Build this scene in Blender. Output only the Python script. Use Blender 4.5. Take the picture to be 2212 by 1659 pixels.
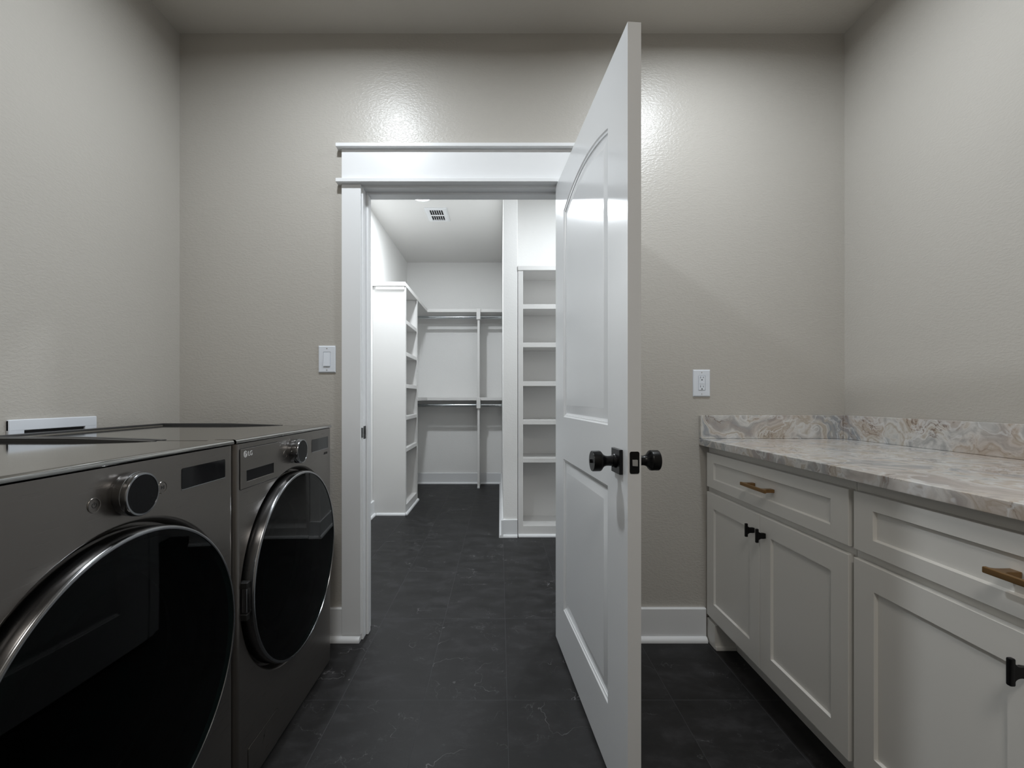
import bpy, bmesh, math, random
from mathutils import Matrix, Vector

for o in list(bpy.data.objects):
    bpy.data.objects.remove(o)
scene = bpy.context.scene
COL = scene.collection
PI = math.pi

# ------------------------------------------------------------------ camera, world, lights, exposure
EYE = 1.09                      # camera height; the camera looks along +Y, X is to the right
cam_data = bpy.data.cameras.new('camera')
cam = bpy.data.objects.new('camera', cam_data)
COL.objects.link(cam)
cam.location = (0, 0, EYE)
cam.rotation_euler = (PI / 2, 0, 0)
cam_data.sensor_width = 36
cam_data.lens = 975 / 2212 * 36
cam_data.shift_x = 26 / 2212
cam_data.shift_y = 30.5 / 2212
cam_data.clip_start = 0.01
scene.camera = cam

world = bpy.data.worlds.new('world')
scene.world = world
world.use_nodes = True
world.node_tree.nodes['Background'].inputs[0].default_value = (0.8, 0.9, 1, 1)
world.node_tree.nodes['Background'].inputs[1].default_value = 0.0

scene.view_settings.view_transform = 'Standard'
scene.view_settings.look = 'None'
scene.view_settings.exposure = 0.0
scene.view_settings.gamma = 1.0
scene.view_settings.use_curve_mapping = False

COOL = (0.90, 0.955, 1.0)


def disk_light(name, x, y, z, watts, radius=0.065, colour=COOL, spread=180):
    d = bpy.data.lights.new(name, 'AREA')
    d.shape = 'DISK'
    d.size = 2 * radius
    d.energy = watts
    d.color = colour
    d.spread = math.radians(spread)
    o = bpy.data.objects.new(name, d)
    COL.objects.link(o)
    o.location = (x, y, z)
    return o


H_ROOM, H_CLOSET = 2.738, 2.82
disk_light('laundry_downlight_or_fill', -0.61, 1.32, H_ROOM - 0.012, 14.5, spread=172)
disk_light('laundry_downlight_or_fill', 0.80, 1.38, H_ROOM - 0.012, 13.5, spread=172)
disk_light('laundry_downlight_or_fill', 0.10, -0.55, H_ROOM - 0.012, 17.5, radius=0.28, colour=(1.0, 0.96, 0.90))  # added unseen fill behind the camera, lifts the door edge and cabinet fronts
disk_light('closet_downlight', -0.672, 3.87, H_CLOSET - 0.016, 24)
disk_light('closet_downlight', 0.72, 2.95, H_CLOSET - 0.016, 16)


# ------------------------------------------------------------------ materials
def new_mat(name, colour, rough=0.5, metal=0.0, spec=0.5, coat=0.0):
    m = bpy.data.materials.new(name)
    m.use_nodes = True
    b = m.node_tree.nodes['Principled BSDF']
    b.inputs['Base Color'].default_value = (*colour, 1)
    b.inputs['Roughness'].default_value = rough
    b.inputs['Metallic'].default_value = metal
    b.inputs['Specular IOR Level'].default_value = spec
    b.inputs['Coat Weight'].default_value = coat
    b.inputs['Coat Roughness'].default_value = 0.05
    return m


class NT:
    """small helper to wire shader nodes"""
    def __init__(self, m):
        self.t = m.node_tree
        self.b = self.t.nodes['Principled BSDF']

    def n(self, kind, **kw):
        nd = self.t.nodes.new(kind)
        for k, v in kw.items():
            setattr(nd, k, v)
        return nd

    def put(self, sock, v):
        if hasattr(v, 'is_output'):
            self.t.links.new(v, sock)
        elif isinstance(v, (tuple, list)) and len(v) == 3 and sock.type == 'RGBA':
            sock.default_value = (*v, 1)
        else:
            sock.default_value = v

    def math(self, op, a, b=0.0, c=0.0, clamp=False):
        nd = self.n('ShaderNodeMath', operation=op, use_clamp=clamp)
        for i, v in enumerate((a, b, c)):
            self.put(nd.inputs[i], v)
        return nd.outputs[0]

    def vmath(self, op, a, b=(0, 0, 0)):
        nd = self.n('ShaderNodeVectorMath', operation=op)
        self.put(nd.inputs[0], a)
        if op == 'SCALE':
            self.put(nd.inputs['Scale'], b)
        else:
            self.put(nd.inputs[1], b)
        return nd.outputs['Vector'] if op not in ('LENGTH',) else nd.outputs['Value']

    def noise(self, vec, scale, detail=2.0, rough=0.5, dist=0.0, out='Fac'):
        nd = self.n('ShaderNodeTexNoise')
        self.put(nd.inputs['Vector'], vec)
        nd.inputs['Scale'].default_value = scale
        nd.inputs['Detail'].default_value = detail
        nd.inputs['Roughness'].default_value = rough
        nd.inputs['Distortion'].default_value = dist
        return nd.outputs[out]

    def ramp(self, fac, stops, interp='LINEAR'):
        nd = self.n('ShaderNodeValToRGB')
        cr = nd.color_ramp
        cr.interpolation = interp
        while len(cr.elements) < len(stops):
            cr.elements.new(0.5)
        for e, (p, c) in zip(cr.elements, stops):
            e.position = p
            e.color = (*c, 1) if len(c) == 3 else c
        self.put(nd.inputs[0], fac)
        return nd.outputs[0]

    def mix(self, fac, a, b, mode='MIX'):
        nd = self.n('ShaderNodeMix', data_type='RGBA', blend_type=mode)
        self.put(nd.inputs['Factor'], fac)
        self.put(nd.inputs[6], a)
        self.put(nd.inputs[7], b)
        return nd.outputs[2]

    def smooth(self, v, lo, hi, a=0.0, b=1.0):
        nd = self.n('ShaderNodeMapRange', interpolation_type='SMOOTHSTEP')
        self.put(nd.inputs[0], v)
        for i, x in enumerate((lo, hi, a, b)):
            nd.inputs[i + 1].default_value = x
        return nd.outputs[0]

    def bump(self, height, strength, dist):
        nd = self.n('ShaderNodeBump')
        nd.inputs['Strength'].default_value = strength
        nd.inputs['Distance'].default_value = dist
        self.put(nd.inputs['Height'], height)
        self.t.links.new(nd.outputs[0], self.b.inputs['Normal'])

    def coord(self, out='Object'):
        return self.n('ShaderNodeTexCoord').outputs[out]


def plaster(name, colour, rough, scale=112, dist=0.0016, strength=0.55, spec=0.5):
    """hand-textured (knock-down) painted drywall"""
    m = new_mat(name, colour, rough, spec=spec)
    w = NT(m)
    c = w.coord()
    c2 = w.vmath('MULTIPLY', c, (0.75, 0.75, 1.35))
    n1 = w.smooth(w.noise(c2, scale, 2.0, 0.5, 0.25), 0.40, 0.64)
    n2 = w.noise(c, scale * 3.1, 2.0, 0.55)
    w.bump(w.math('ADD', n1, w.math('MULTIPLY', n2, 0.3)), strength, dist)
    w.put(w.b.inputs['Base Color'], w.mix(w.noise(c, 1.7, 2.0), tuple(v * 0.97 for v in colour), tuple(min(1, v * 1.03) for v in colour)))
    return m


def enamel(name, colour, rough, brush=0.0):
    m = new_mat(name, colour, rough)
    w = NT(m)
    c = w.coord()
    w.bump(w.noise(c, 160, 3.0), 0.06, 0.0008)
    return m


M = {}
M['wall'] = plaster('taupe_wall_paint', (0.485, 0.462, 0.424), 0.34, strength=0.2)
M['ceiling'] = plaster('taupe_ceiling_paint', (0.56, 0.53, 0.48), 0.7, strength=0.2)
M['closet_wall'] = plaster('white_closet_paint', (0.87, 0.865, 0.85), 0.55, strength=0.22, dist=0.001)
M['closet_ceiling'] = plaster('white_closet_ceiling_paint', (0.76, 0.75, 0.73), 0.8, strength=0.15, dist=0.001)
M['trim'] = enamel('white_trim_enamel', (0.80, 0.81, 0.82), 0.3)
M['door'] = enamel('white_door_enamel', (0.85, 0.865, 0.88), 0.19)
M['cabinet'] = enamel('warm_white_cabinet_paint', (0.76, 0.745, 0.71), 0.38)
M['shelf'] = enamel('white_shelf_paint', (0.76, 0.75, 0.735), 0.4)
M['plate'] = new_mat('white_plastic_plate', (0.76, 0.80, 0.86), 0.3)
M['black_metal'] = new_mat('matte_black_metal', (0.004, 0.004, 0.0045), 0.33, 0.0, 0.28)
M['black'] = new_mat('flat_black', (0.006, 0.006, 0.006), 0.6)
M['brass'] = new_mat('brushed_brass', (0.30, 0.175, 0.075), 0.4, 0.85)
M['chrome'] = new_mat('chrome', (0.62, 0.66, 0.68), 0.14, 1.0)
M['nickel'] = new_mat('nickel', (0.75, 0.75, 0.75), 0.3, 1.0)
M['rim'] = new_mat('dark_chrome', (0.30, 0.305, 0.315), 0.2, 1.0)
M['top'] = new_mat('graphite_lid', (0.33, 0.325, 0.31), 0.07, 1.0)
M['ridge'] = new_mat('dark_grey_plastic', (0.035, 0.035, 0.036), 0.35)
M['display'] = new_mat('black_display', (0.004, 0.004, 0.005), 0.06, 0.0, 0.22)
M['knob_face'] = new_mat('black_knob_face', (0.004, 0.004, 0.0045), 0.2, 0.0, 0.15)
M['mark'] = new_mat('pale_print', (0.75, 0.75, 0.75), 0.5)
M['dark_mark'] = new_mat('dark_print', (0.02, 0.02, 0.02), 0.5)
M['drum'] = new_mat('drum_steel', (0.40, 0.47, 0.46), 0.13, 1.0)
M['dark_void'] = new_mat('dark_duct', (0.01, 0.01, 0.011), 0.7)

# brushed graphite steel
m = new_mat('graphite_steel', (0.212, 0.195, 0.18), 0.3, 0.9)
w = NT(m)
c = w.vmath('MULTIPLY', w.coord(), (1, 9, 1100))
w.put(w.b.inputs['Roughness'], w.smooth(w.noise(c, 1.0, 2.0), 0.2, 0.8, 0.27, 0.33))
M['steel'] = m

# door glass of the machines: dark green-black tinted pane
m = bpy.data.materials.new('smoked_glass')
m.use_nodes = True
t = m.node_tree
t.nodes.remove(t.nodes['Principled BSDF'])
tr = t.nodes.new('ShaderNodeBsdfTransparent')
tr.inputs[0].default_value = (0.085, 0.165, 0.15, 1)
gl = t.nodes.new('ShaderNodeBsdfGlossy')
gl.inputs['Roughness'].default_value = 0.015
gl.inputs[0].default_value = (0.9, 0.9, 0.9, 1)
fr = t.nodes.new('ShaderNodeFresnel')
fr.inputs[0].default_value = 1.2
mx = t.nodes.new('ShaderNodeMixShader')
t.links.new(fr.outputs[0], mx.inputs[0])
t.links.new(tr.outputs[0], mx.inputs[1])
t.links.new(gl.outputs[0], mx.inputs[2])
t.links.new(mx.outputs[0], t.nodes['Material Output'].inputs[0])
M['glass'] = m

# lens of the closet lamp
m = new_mat('lit_lens', (0.9, 0.9, 0.9), 0.4)
b = m.node_tree.nodes['Principled BSDF']
b.inputs['Emission Color'].default_value = (0.96, 0.98, 1, 1)
b.inputs['Emission Strength'].default_value = 12
M['lens'] = m

# floor: charcoal stone-look tiles, 30 x 60 cm, stacked
m = new_mat('charcoal_tile', (0.05, 0.05, 0.053), 0.42)
w = NT(m)
c = w.coord()
sx = w.n('ShaderNodeSeparateXYZ')
w.put(sx.inputs[0], c)
tx = w.math('DIVIDE', w.math('SUBTRACT', sx.outputs[0], 0.0252), 0.2995)
ty = w.math('DIVIDE', w.math('SUBTRACT', sx.outputs[1], 1.6300), 0.604)
ix, iy = w.math('FLOOR', tx), w.math('FLOOR', ty)
fx, fy = w.math('FRACT', tx), w.math('FRACT', ty)
dx = w.math('MULTIPLY', w.math('MINIMUM', fx, w.math('SUBTRACT', 1.0, fx)), 0.2995)
dy = w.math('MULTIPLY', w.math('MINIMUM', fy, w.math('SUBTRACT', 1.0, fy)), 0.604)
edge = w.math('MINIMUM', dx, dy)
grout = w.smooth(edge, 0.0008, 0.0018, 1.0, 0.0)
cb = w.n('ShaderNodeCombineXYZ')
w.put(cb.inputs[0], ix)
w.put(cb.inputs[1], iy)
wn = w.n('ShaderNodeTexWhiteNoise', noise_dimensions='3D')
w.put(wn.inputs[0], cb.outputs[0])
off = w.vmath('SCALE', wn.outputs['Color'], 37.0)
p = w.vmath('ADD', c, off)
warp = w.vmath('SCALE', w.vmath('SUBTRACT', w.noise(p, 5.0, 3.0, out='Color'), (0.5, 0.5, 0.5)), 0.16)
pw = w.vmath('ADD', p, warp)
cloud = w.noise(w.vmath('MULTIPLY', p, (1.0, 1.6, 1.0)), 8.0, 9.0, 0.68, 0.25)
vein_a = w.smooth(w.math('ABSOLUTE', w.math('SUBTRACT', w.noise(pw, 2.2, 5.0, 0.55), 0.5)), 0.0, 0.0026, 1.0, 0.0)
vein_a = w.math('MULTIPLY', vein_a, w.smooth(w.noise(p, 5.0, 2.0), 0.50, 0.64))
vein_b = w.smooth(w.math('ABSOLUTE', w.math('SUBTRACT', w.noise(pw, 4.6, 5.0, 0.55), 0.47)), 0.0, 0.0030, 1.0, 0.0)
vein_b = w.math('MULTIPLY', vein_b, w.smooth(w.noise(p, 9.0, 2.0), 0.46, 0.66))
flecks = w.math('MULTIPLY', w.smooth(w.noise(p, 46.0, 4.0, 0.7), 0.56, 0.80), w.smooth(w.noise(p, 4.0, 2.0), 0.50, 0.70))
base = w.ramp(cloud, [(0.30, (0.0115, 0.0112, 0.0113)), (0.5, (0.0180, 0.0176, 0.0180)), (0.72, (0.038, 0.037, 0.039))])
base = w.mix(w.math('MULTIPLY', flecks, 0.65), base, (0.085, 0.085, 0.09))
base = w.mix(w.math('MULTIPLY', vein_a, 0.72), base, (0.20, 0.195, 0.20))
base = w.mix(w.math('MULTIPLY', vein_b, 0.6), base, (0.14, 0.14, 0.143))
base = w.mix(w.math('MULTIPLY', grout, 0.55), base, (0.055, 0.055, 0.059))
w.put(w.b.inputs['Base Color'], base)
w.put(w.b.inputs['Roughness'], w.smooth(cloud, 0.3, 0.8, 0.44, 0.58))
w.bump(w.math('SUBTRACT', w.math('MULTIPLY', w.noise(p, 60.0, 3.0), 0.15), grout), 0.4, 0.0012)
w.b.inputs['Specular IOR Level'].default_value = 0.22
M['floor'] = m

# countertop: swirled quartzite in grey, cream, rose and rust
m = new_mat('swirled_quartzite', (0.5, 0.5, 0.5), 0.16)
w = NT(m)
c = w.coord()
warp = w.vmath('SCALE', w.vmath('SUBTRACT', w.noise(c, 3.6, 2.0, 0.5, out='Color'), (0.5, 0.5, 0.5)), 0.62)
warp2 = w.vmath('SCALE', w.vmath('SUBTRACT', w.noise(c, 13.0, 2.0, 0.5, out='Color'), (0.5, 0.5, 0.5)), 0.12)
q = w.vmath('MULTIPLY', w.vmath('ADD', w.vmath('ADD', c, warp), warp2), (1.0, 0.8, 1.0))
n1 = w.noise(q, 4.4, 6.0, 0.58, 0.6)
col = w.ramp(n1, [(0.26, (0.22, 0.24, 0.27)), (0.38, (0.40, 0.395, 0.39)), (0.455, (0.66, 0.65, 0.63)), (0.50, (0.45, 0.40, 0.34)),
                  (0.545, (0.63, 0.615, 0.585)), (0.62, (0.31, 0.33, 0.355)), (0.70, (0.50, 0.465, 0.42)), (0.80, (0.29, 0.31, 0.33))])
n2 = w.noise(w.vmath('ADD', q, (5, 2, 7)), 3.0, 4.0, 0.55, 0.4)
rose = w.smooth(n2, 0.48, 0.66)
col = w.mix(w.math('MULTIPLY', rose, 0.42), col, (0.45, 0.345, 0.28))
n3 = w.noise(w.vmath('ADD', q, (1, 8, 3)), 5.2, 6.0, 0.6)
vein = w.smooth(w.math('ABSOLUTE', w.math('SUBTRACT', n3, 0.5)), 0.0, 0.014, 1.0, 0.0)
vein = w.math('MULTIPLY', vein, w.smooth(w.noise(c, 7.0, 2.0), 0.44, 0.62))
col = w.mix(w.math('MULTIPLY', vein, 0.8), col, (0.17, 0.11, 0.075))
white = w.smooth(w.math('ABSOLUTE', w.math('SUBTRACT', w.noise(w.vmath('ADD', q, (9, 9, 1)), 3.8, 4.0, 0.55), 0.5)), 0.0, 0.022, 1.0, 0.0)
col = w.mix(w.math('MULTIPLY', white, 0.6), col, (0.72, 0.725, 0.73))
w.put(w.b.inputs['Base Color'], col)
M['stone'] = m


# ------------------------------------------------------------------ mesh helpers
class MB:
    """collects shapes in one mesh"""
    def __init__(self):
        self.bm = bmesh.new()

    def _merge(self, b2, mat=None, idx=0):
        if mat is not None:
            bmesh.ops.transform(b2, matrix=mat, verts=b2.verts)
        for f in b2.faces:
            f.material_index = idx
        me = bpy.data.meshes.new('tmp')
        b2.to_mesh(me)
        b2.free()
        self.bm.from_mesh(me)
        bpy.data.meshes.remove(me)
        return self

    def box(self, x0, x1, y0, y1, z0, z1, bev=0.0, seg=1, mat=None):
        b = bmesh.new()
        bmesh.ops.create_cube(b, size=1)
        for v in b.verts:
            v.co = ((x0 + x1) / 2 + v.co.x * (x1 - x0), (y0 + y1) / 2 + v.co.y * (y1 - y0), (z0 + z1) / 2 + v.co.z * (z1 - z0))
        if bev > 0:
            bmesh.ops.bevel(b, geom=list(b.edges), offset=bev, segments=seg, profile=0.5, affect='EDGES', clamp_overlap=True)
        return self._merge(b, mat)

    def lathe(self, prof, mat, n=48, close=False):
        """prof: (radius, height) pairs about local Z; mat places it"""
        b = bmesh.new()
        rings = []
        for r, h in prof:
            if r < 1e-6:
                rings.append([b.verts.new((0, 0, h))])
            else:
                rings.append([b.verts.new((r * math.cos(2 * PI * i / n), r * math.sin(2 * PI * i / n), h)) for i in range(n)])
        pairs = list(zip(rings, rings[1:]))
        if close:
            pairs.append((rings[-1], rings[0]))
        for a, c2 in pairs:
            for i in range(n):
                j = (i + 1) % n
                if len(a) == 1 and len(c2) == 1:
                    continue
                if len(a) == 1:
                    b.faces.new((a[0], c2[i], c2[j]))
                elif len(c2) == 1:
                    b.faces.new((a[i], a[j], c2[0]))
                else:
                    b.faces.new((a[i], a[j], c2[j], c2[i]))
        bmesh.ops.recalc_face_normals(b, faces=b.faces)
        return self._merge(b, mat)

    def prism(self, pts, z0, z1, mat=None, bev=0.0):
        """polygon pts in XY pulled from z0 to z1"""
        b = bmesh.new()
        lo = [b.verts.new((x, y, z0)) for x, y in pts]
        hi = [b.verts.new((x, y, z1)) for x, y in pts]
        b.faces.new(lo[::-1])
        b.faces.new(hi)
        k = len(pts)
        for i in range(k):
            j = (i + 1) % k
            b.faces.new((lo[i], lo[j], hi[j], hi[i]))
        bmesh.ops.recalc_face_normals(b, faces=b.faces)
        if bev > 0:
            bmesh.ops.bevel(b, geom=list(b.edges), offset=bev, segments=2, profile=0.5, affect='EDGES', clamp_overlap=True)
        return self._merge(b, mat)

    def quads(self, rings, closed=True, caps=(False, False), mat=None):
        """skin a list of vertex loops"""
        b = bmesh.new()
        vs = [[b.verts.new(p) for p in r] for r in rings]
        n = len(rings[0])
        for a, c2 in zip(vs, vs[1:]):
            for i in range(n if closed else n - 1):
                j = (i + 1) % n
                b.faces.new((a[i], a[j], c2[j], c2[i]))
        if caps[0]:
            b.faces.new(vs[0])
        if caps[1]:
            b.faces.new(vs[-1][::-1])
        bmesh.ops.recalc_face_normals(b, faces=b.faces)
        return self._merge(b, mat)

    def build(self, name, mat, parent=None, world=False, smooth=35, mats=None, face_fn=None):
        me = bpy.data.meshes.new(name)
        if world and parent is not None:
            root = parent
            while root.parent is not None:
                root = root.parent
            bmesh.ops.translate(self.bm, verts=self.bm.verts, vec=-Vector(root.location))
        if face_fn:
            self.bm.normal_update()
            for f in self.bm.faces:
                f.material_index = face_fn(f)
        self.bm.to_mesh(me)
        self.bm.free()
        if smooth:
            for p_ in me.polygons:
                p_.use_smooth = True
            me.set_sharp_from_angle(angle=math.radians(smooth))
        for mm in (mats or [mat]):
            me.materials.append(mm)
        o = bpy.data.objects.new(name, me)
        COL.objects.link(o)
        if smooth:
            wm = o.modifiers.new('weighted normals', 'WEIGHTED_NORMAL')
            wm.keep_sharp = True
        if parent is not None:
            o.parent = parent
        return o


def tag(o, label=None, cat=None, group=None, kind=None):
    if label:
        o['label'] = label
    if cat:
        o['category'] = cat
    if group:
        o['group'] = group
    if kind:
        o['kind'] = kind
    return o


def thing(name, label, cat, loc=(0, 0, 0), rotz=0.0, group=None, kind=None):
    o = bpy.data.objects.new(name, None)
    COL.objects.link(o)
    o.location = loc
    o.rotation_euler = (0, 0, rotz)
    o.empty_display_size = 0.05
    return tag(o, label, cat, group, kind)


def structure(o, label, cat):
    return tag(o, label, cat, kind='structure')


def axis_to(direction, origin, up=(0, 0, 1)):
    """matrix whose local Z points along direction (local Y as near as it can to up)"""
    z = Vector(direction).normalized()
    u = Vector(up)
    if abs(z.dot(u)) > 0.99:
        u = Vector((0, 1, 0))
    x = u.cross(z).normalized()
    y = z.cross(x)
    mt = Matrix((x, y, z)).transposed().to_4x4()
    mt.translation = Vector(origin)
    return mt


def text_mesh(name, body, size, mat, parent, matrix, extrude=0.0004):
    cu = bpy.data.curves.new('tmp_text', 'FONT')
    cu.body = body
    cu.size = size
    cu.extrude = extrude
    cu.align_x = 'LEFT'
    tmp = bpy.data.objects.new('tmp_text', cu)
    COL.objects.link(tmp)
    dg = bpy.context.evaluated_depsgraph_get()
    me = bpy.data.meshes.new_from_object(tmp.evaluated_get(dg))
    bpy.data.objects.remove(tmp)
    bpy.data.curves.remove(cu)
    me.name = name
    me.transform(matrix)
    me.materials.clear()
    me.materials.append(mat)
    o = bpy.data.objects.new(name, me)
    COL.objects.link(o)
    o.parent = parent
    return o


def rounded_rect(y0, y1, z0, z1, r, n=6):
    pts = []
    for cy, cz, a0 in ((y1 - r, z1 - r, 0), (y0 + r, z1 - r, PI / 2), (y0 + r, z0 + r, PI), (y1 - r, z0 + r, 1.5 * PI)):
        for i in range(n + 1):
            a = a0 + PI / 2 * i / n
            pts.append((cy + r * math.cos(a), cz + r * math.sin(a)))
    return pts


YZ = Matrix(((0, 0, 1, 0), (1, 0, 0, 0), (0, 1, 0, 0), (0, 0, 0, 1)))    # prism XY -> local YZ, pulled along +X


# ------------------------------------------------------------------ room shell
D = 2.04            # back wall plane
XL, XR = -1.448, 1.557
DW = 0.12           # wall thickness
BACK = -1.35        # wall behind the camera
CX0, CX1 = -1.183, 1.45
D2 = D + DW
CB = 5.757          # far closet wall
SB = 3.862          # wall behind the right-hand shelves
PX0, PX1 = 0.0255, 0.139
JL, JR, JH = -0.618, 0.288, 2.040      # clear opening

structure(MB().box(XL - 0.15, XR + 0.15, BACK - 0.15, CB + 0.2, -0.1, 0.0).build('floor', M['floor'], smooth=0),
          'charcoal stone-look tile floor running from laundry into closet', 'floor')
structure(MB().box(XL - 0.12, XR + 0.12, BACK - 0.12, D, H_ROOM, H_ROOM + 0.1).build('ceiling', M['ceiling'], smooth=0),
          'taupe painted laundry room ceiling', 'ceiling')
structure(MB().box(CX0 - 0.12, CX1 + 0.12, D2, CB + 0.12, H_CLOSET, H_CLOSET + 0.1).build('ceiling', M['closet_ceiling'], smooth=0),
          'white closet ceiling seen through the doorway', 'ceiling')
structure(MB().box(XL - 0.12, XL, BACK - 0.12, D2, -0.1, H_ROOM).build('wall_left', M['wall'], smooth=0),
          'textured taupe laundry wall behind washer and dryer', 'wall')
structure(MB().box(XR, XR + 0.12, BACK - 0.12, D2, -0.1, H_ROOM).build('wall_right', M['wall'], smooth=0),
          'textured taupe laundry wall behind the stone counter', 'wall')
structure(MB().box(XL, XR, BACK - 0.12, BACK, -0.1, H_ROOM).build('wall_front', M['wall'], smooth=0),
          'taupe laundry wall at the near end of the room', 'wall')
wb = MB()
RJ = 0.02
wb.box(XL, JL - RJ, D, D2, -0.1, H_CLOSET + 0.1)
wb.box(JR + RJ, XR, D, D2, -0.1, H_CLOSET + 0.1)
wb.box(JL - RJ, JR + RJ, D, D2, JH + RJ, H_CLOSET + 0.1)
structure(wb.build('wall_back', None, smooth=0, mats=[M['wall'], M['closet_wall']], face_fn=lambda f: 1 if f.normal.y > 0.9 else 0),
          'textured taupe laundry wall holding the closet doorway', 'wall')
structure(MB().box(CX0 - 0.12, CX0, D2, CB, -0.1, H_CLOSET).build('wall_closet_left', M['closet_wall'], smooth=0),
          'white closet wall behind the left shelf tower', 'wall')
structure(MB().box(CX0, PX1, CB, CB + 0.12, -0.1, H_CLOSET).build('wall_closet_back', M['closet_wall'], smooth=0),
          'white wall at the far end of the closet', 'wall')
structure(MB().box(PX1, CX1, SB, SB + 0.12, -0.1, H_CLOSET).build('wall_closet_shelves', M['closet_wall'], smooth=0),
          'white closet wall behind the right shelf tower', 'wall')
structure(MB().box(CX1, CX1 + 0.12, D2, SB + 0.12, -0.1, H_CLOSET).build('wall_closet_right', M['closet_wall'], smooth=0),
          'white closet wall hidden behind the open door', 'wall')
structure(MB().box(PX0, PX1, 3.554, CB, -0.1, H_CLOSET, 0.004, 2).build('wall_closet_partition', M['closet_wall'], smooth=0),
          'end of the white partition wall left of the right shelves', 'wall')


# baseboards: flat board with eased top and a quarter-round shoe
def base_profile(h=0.146, t=0.016, s=0.019):
    pts = [(0, 0), (t + s, 0), (t + s, 0.004)]
    for i in range(1, 6):
        a = i / 6 * PI / 2
        pts.append((t + s * math.cos(a), 0.004 + 0.018 * math.sin(a)))
    pts += [(t, 0.022), (t, h - 0.003), (t - 0.003, h), (0, h)]
    return pts


def run_profile(mb, prof, p0, p1, out):
    """sweep (out, up) profile along the floor from p0 to p1; out = direction away from the wall"""
    rings = []
    for p_ in (p0, p1):
        rings.append([(p_[0] + out[0] * a, p_[1] + out[1] * a, b_) for a, b_ in prof])
    mb.quads(rings, True, (True, True))
    return mb


def baseboard(name, p0, p1, out, label, prof=None):
    mb = run_profile(MB(), prof or base_profile(), p0, p1, out)
    return structure(mb.build(name, M['trim'], smooth=30), label, 'baseboard')


CAS_W, CAS_T = 0.086, 0.018
CL0, CL1 = JL - 0.006 - CAS_W, JL - 0.006
CR0, CR1 = JR + 0.006, JR + 0.006 + CAS_W
baseboard('baseboard_back_left', (XL, D), (CL1 - 0.003, D), (0, -1), 'white baseboard between the washer and the door casing')
baseboard('baseboard_back_right', (CR1, D), (0.925, D), (0, -1), 'white baseboard between the open door and the white cabinets')
baseboard('baseboard_left', (XL, BACK), (XL, D), (1, 0), 'white baseboard behind the washer and dryer')
CBP = base_profile(0.137, 0.015, 0.018)
baseboard('baseboard_closet_left', (CX0, D2), (CX0, 4.2), (1, 0), 'white closet baseboard running up to the left shelf tower', CBP)
mb = run_profile(MB(), CBP, (CX0, CB), (-0.273, CB), (0, -1))
structure(mb.build('baseboard_closet_back', M['trim'], smooth=30), 'white baseboard under the closet rods, left of the divider', 'baseboard')
mb = run_profile(MB(), CBP, (-0.246, CB), (PX0, CB), (0, -1))
structure(mb.build('baseboard_closet_back', M['trim'], smooth=30), 'short white baseboard right of the closet divider', 'baseboard')
mb = run_profile(MB(), CBP, (PX0 - 0.016, 3.554), (PX1 - 0.002, 3.554), (0, -1))
run_profile(mb, CBP, (PX0, 3.519), (PX0, CB), (-1, 0))
structure(mb.build('baseboard_closet_partition', M['trim'], smooth=30), 'white baseboard wrapping the end of the partition wall', 'baseboard')

# door frame: jambs, stops, craftsman header
fr_ = thing('trim_1', 'white craftsman door casing with capped header around the closet doorway', 'door casing', (JL, D, 0), kind='structure')
mb = MB()
mb.box(CL0, CL1, D - CAS_T, D, 0.028, 2.050, 0.0015)
mb.build('casing_leg', M['trim'], fr_, True)
MB().box(CR0, CR1, D - CAS_T, D, 0.0, 2.050, 0.0015).build('casing_leg', M['trim'], fr_, True)
MB().box(CL0, CR1, D - CAS_T, D, 2.067, 2.207, 0.0015).build('header_board', M['trim'], fr_, True)
MB().box(CL0 - 0.020, CR1 + 0.020, D - 0.039, D, 2.207, 2.2235, 0.0015).build('header_cap', M['trim'], fr_, True)
MB().box(CL0 - 0.020, CR1 + 0.020, D - 0.039, D, 2.050, 2.067, 0.0015).build('header_fillet', M['trim'], fr_, True)
MB().box(JL - RJ, JL, D - 0.002, D2 + 0.002, 0, JH + RJ, 0.001).build('jamb', M['trim'], fr_, True)
MB().box(JR, JR + RJ, D - 0.002, D2 + 0.002, 0, JH + RJ, 0.001).build('jamb', M['trim'], fr_, True)
MB().box(JL, JR, D - 0.002, D2 + 0.002, JH, JH + RJ, 0.001).build('head_jamb', M['trim'], fr_, True)
MB().box(JL, JL + 0.011, D + 0.042, D + 0.078, 0, JH, 0.0015).build('door_stop', M['trim'], fr_, True)
MB().box(JR - 0.011, JR, D + 0.042, D + 0.078, 0, JH, 0.0015).build('door_stop', M['trim'], fr_, True)
MB().box(JL + 0.011, JR - 0.011, D + 0.042, D + 0.078, JH - 0.011, JH, 0.0015).build('door_stop', M['trim'], fr_, True)
sp = MB()
sp.box(JL - 0.0005, JL + 0.002, D + 0.006, D + 0.036, 0.905, 0.963, 0.001)
sp.quads([[(JL + 0.002, D + 0.006, z), (JL - 0.003, D - 0.006, z), (JL - 0.006, D - 0.006, z), (JL - 0.001, D + 0.006, z)] for z in (0.912, 0.956)], True, (True, True))
spo = sp.build('strike_plate', M['black_metal'], fr_, True)
spo['label'] = 'black strike plate'
MB().box(JL + 0.0021, JL + 0.0026, D + 0.016, D + 0.026, 0.924, 0.944).build('strike_hole', M['black'], spo, True)

# ------------------------------------------------------------------ the open door
DOOR_W, DOOR_T = 0.8956, 0.035
ang = math.atan2(0.0718, 0.8927)
# local axes: x along the width (hinge -> latch), y = thickness away from the visible face, z up
door = thing('door_1', 'open white two-panel door with arched upper panel and black knobs', 'door', (0.2515, 2.035, 0.018), 0.0, kind='structure')
door.rotation_euler = (0, 0, -PI / 2 + ang)
DZ = 0.018
DH = 2.043 - DZ


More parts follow.
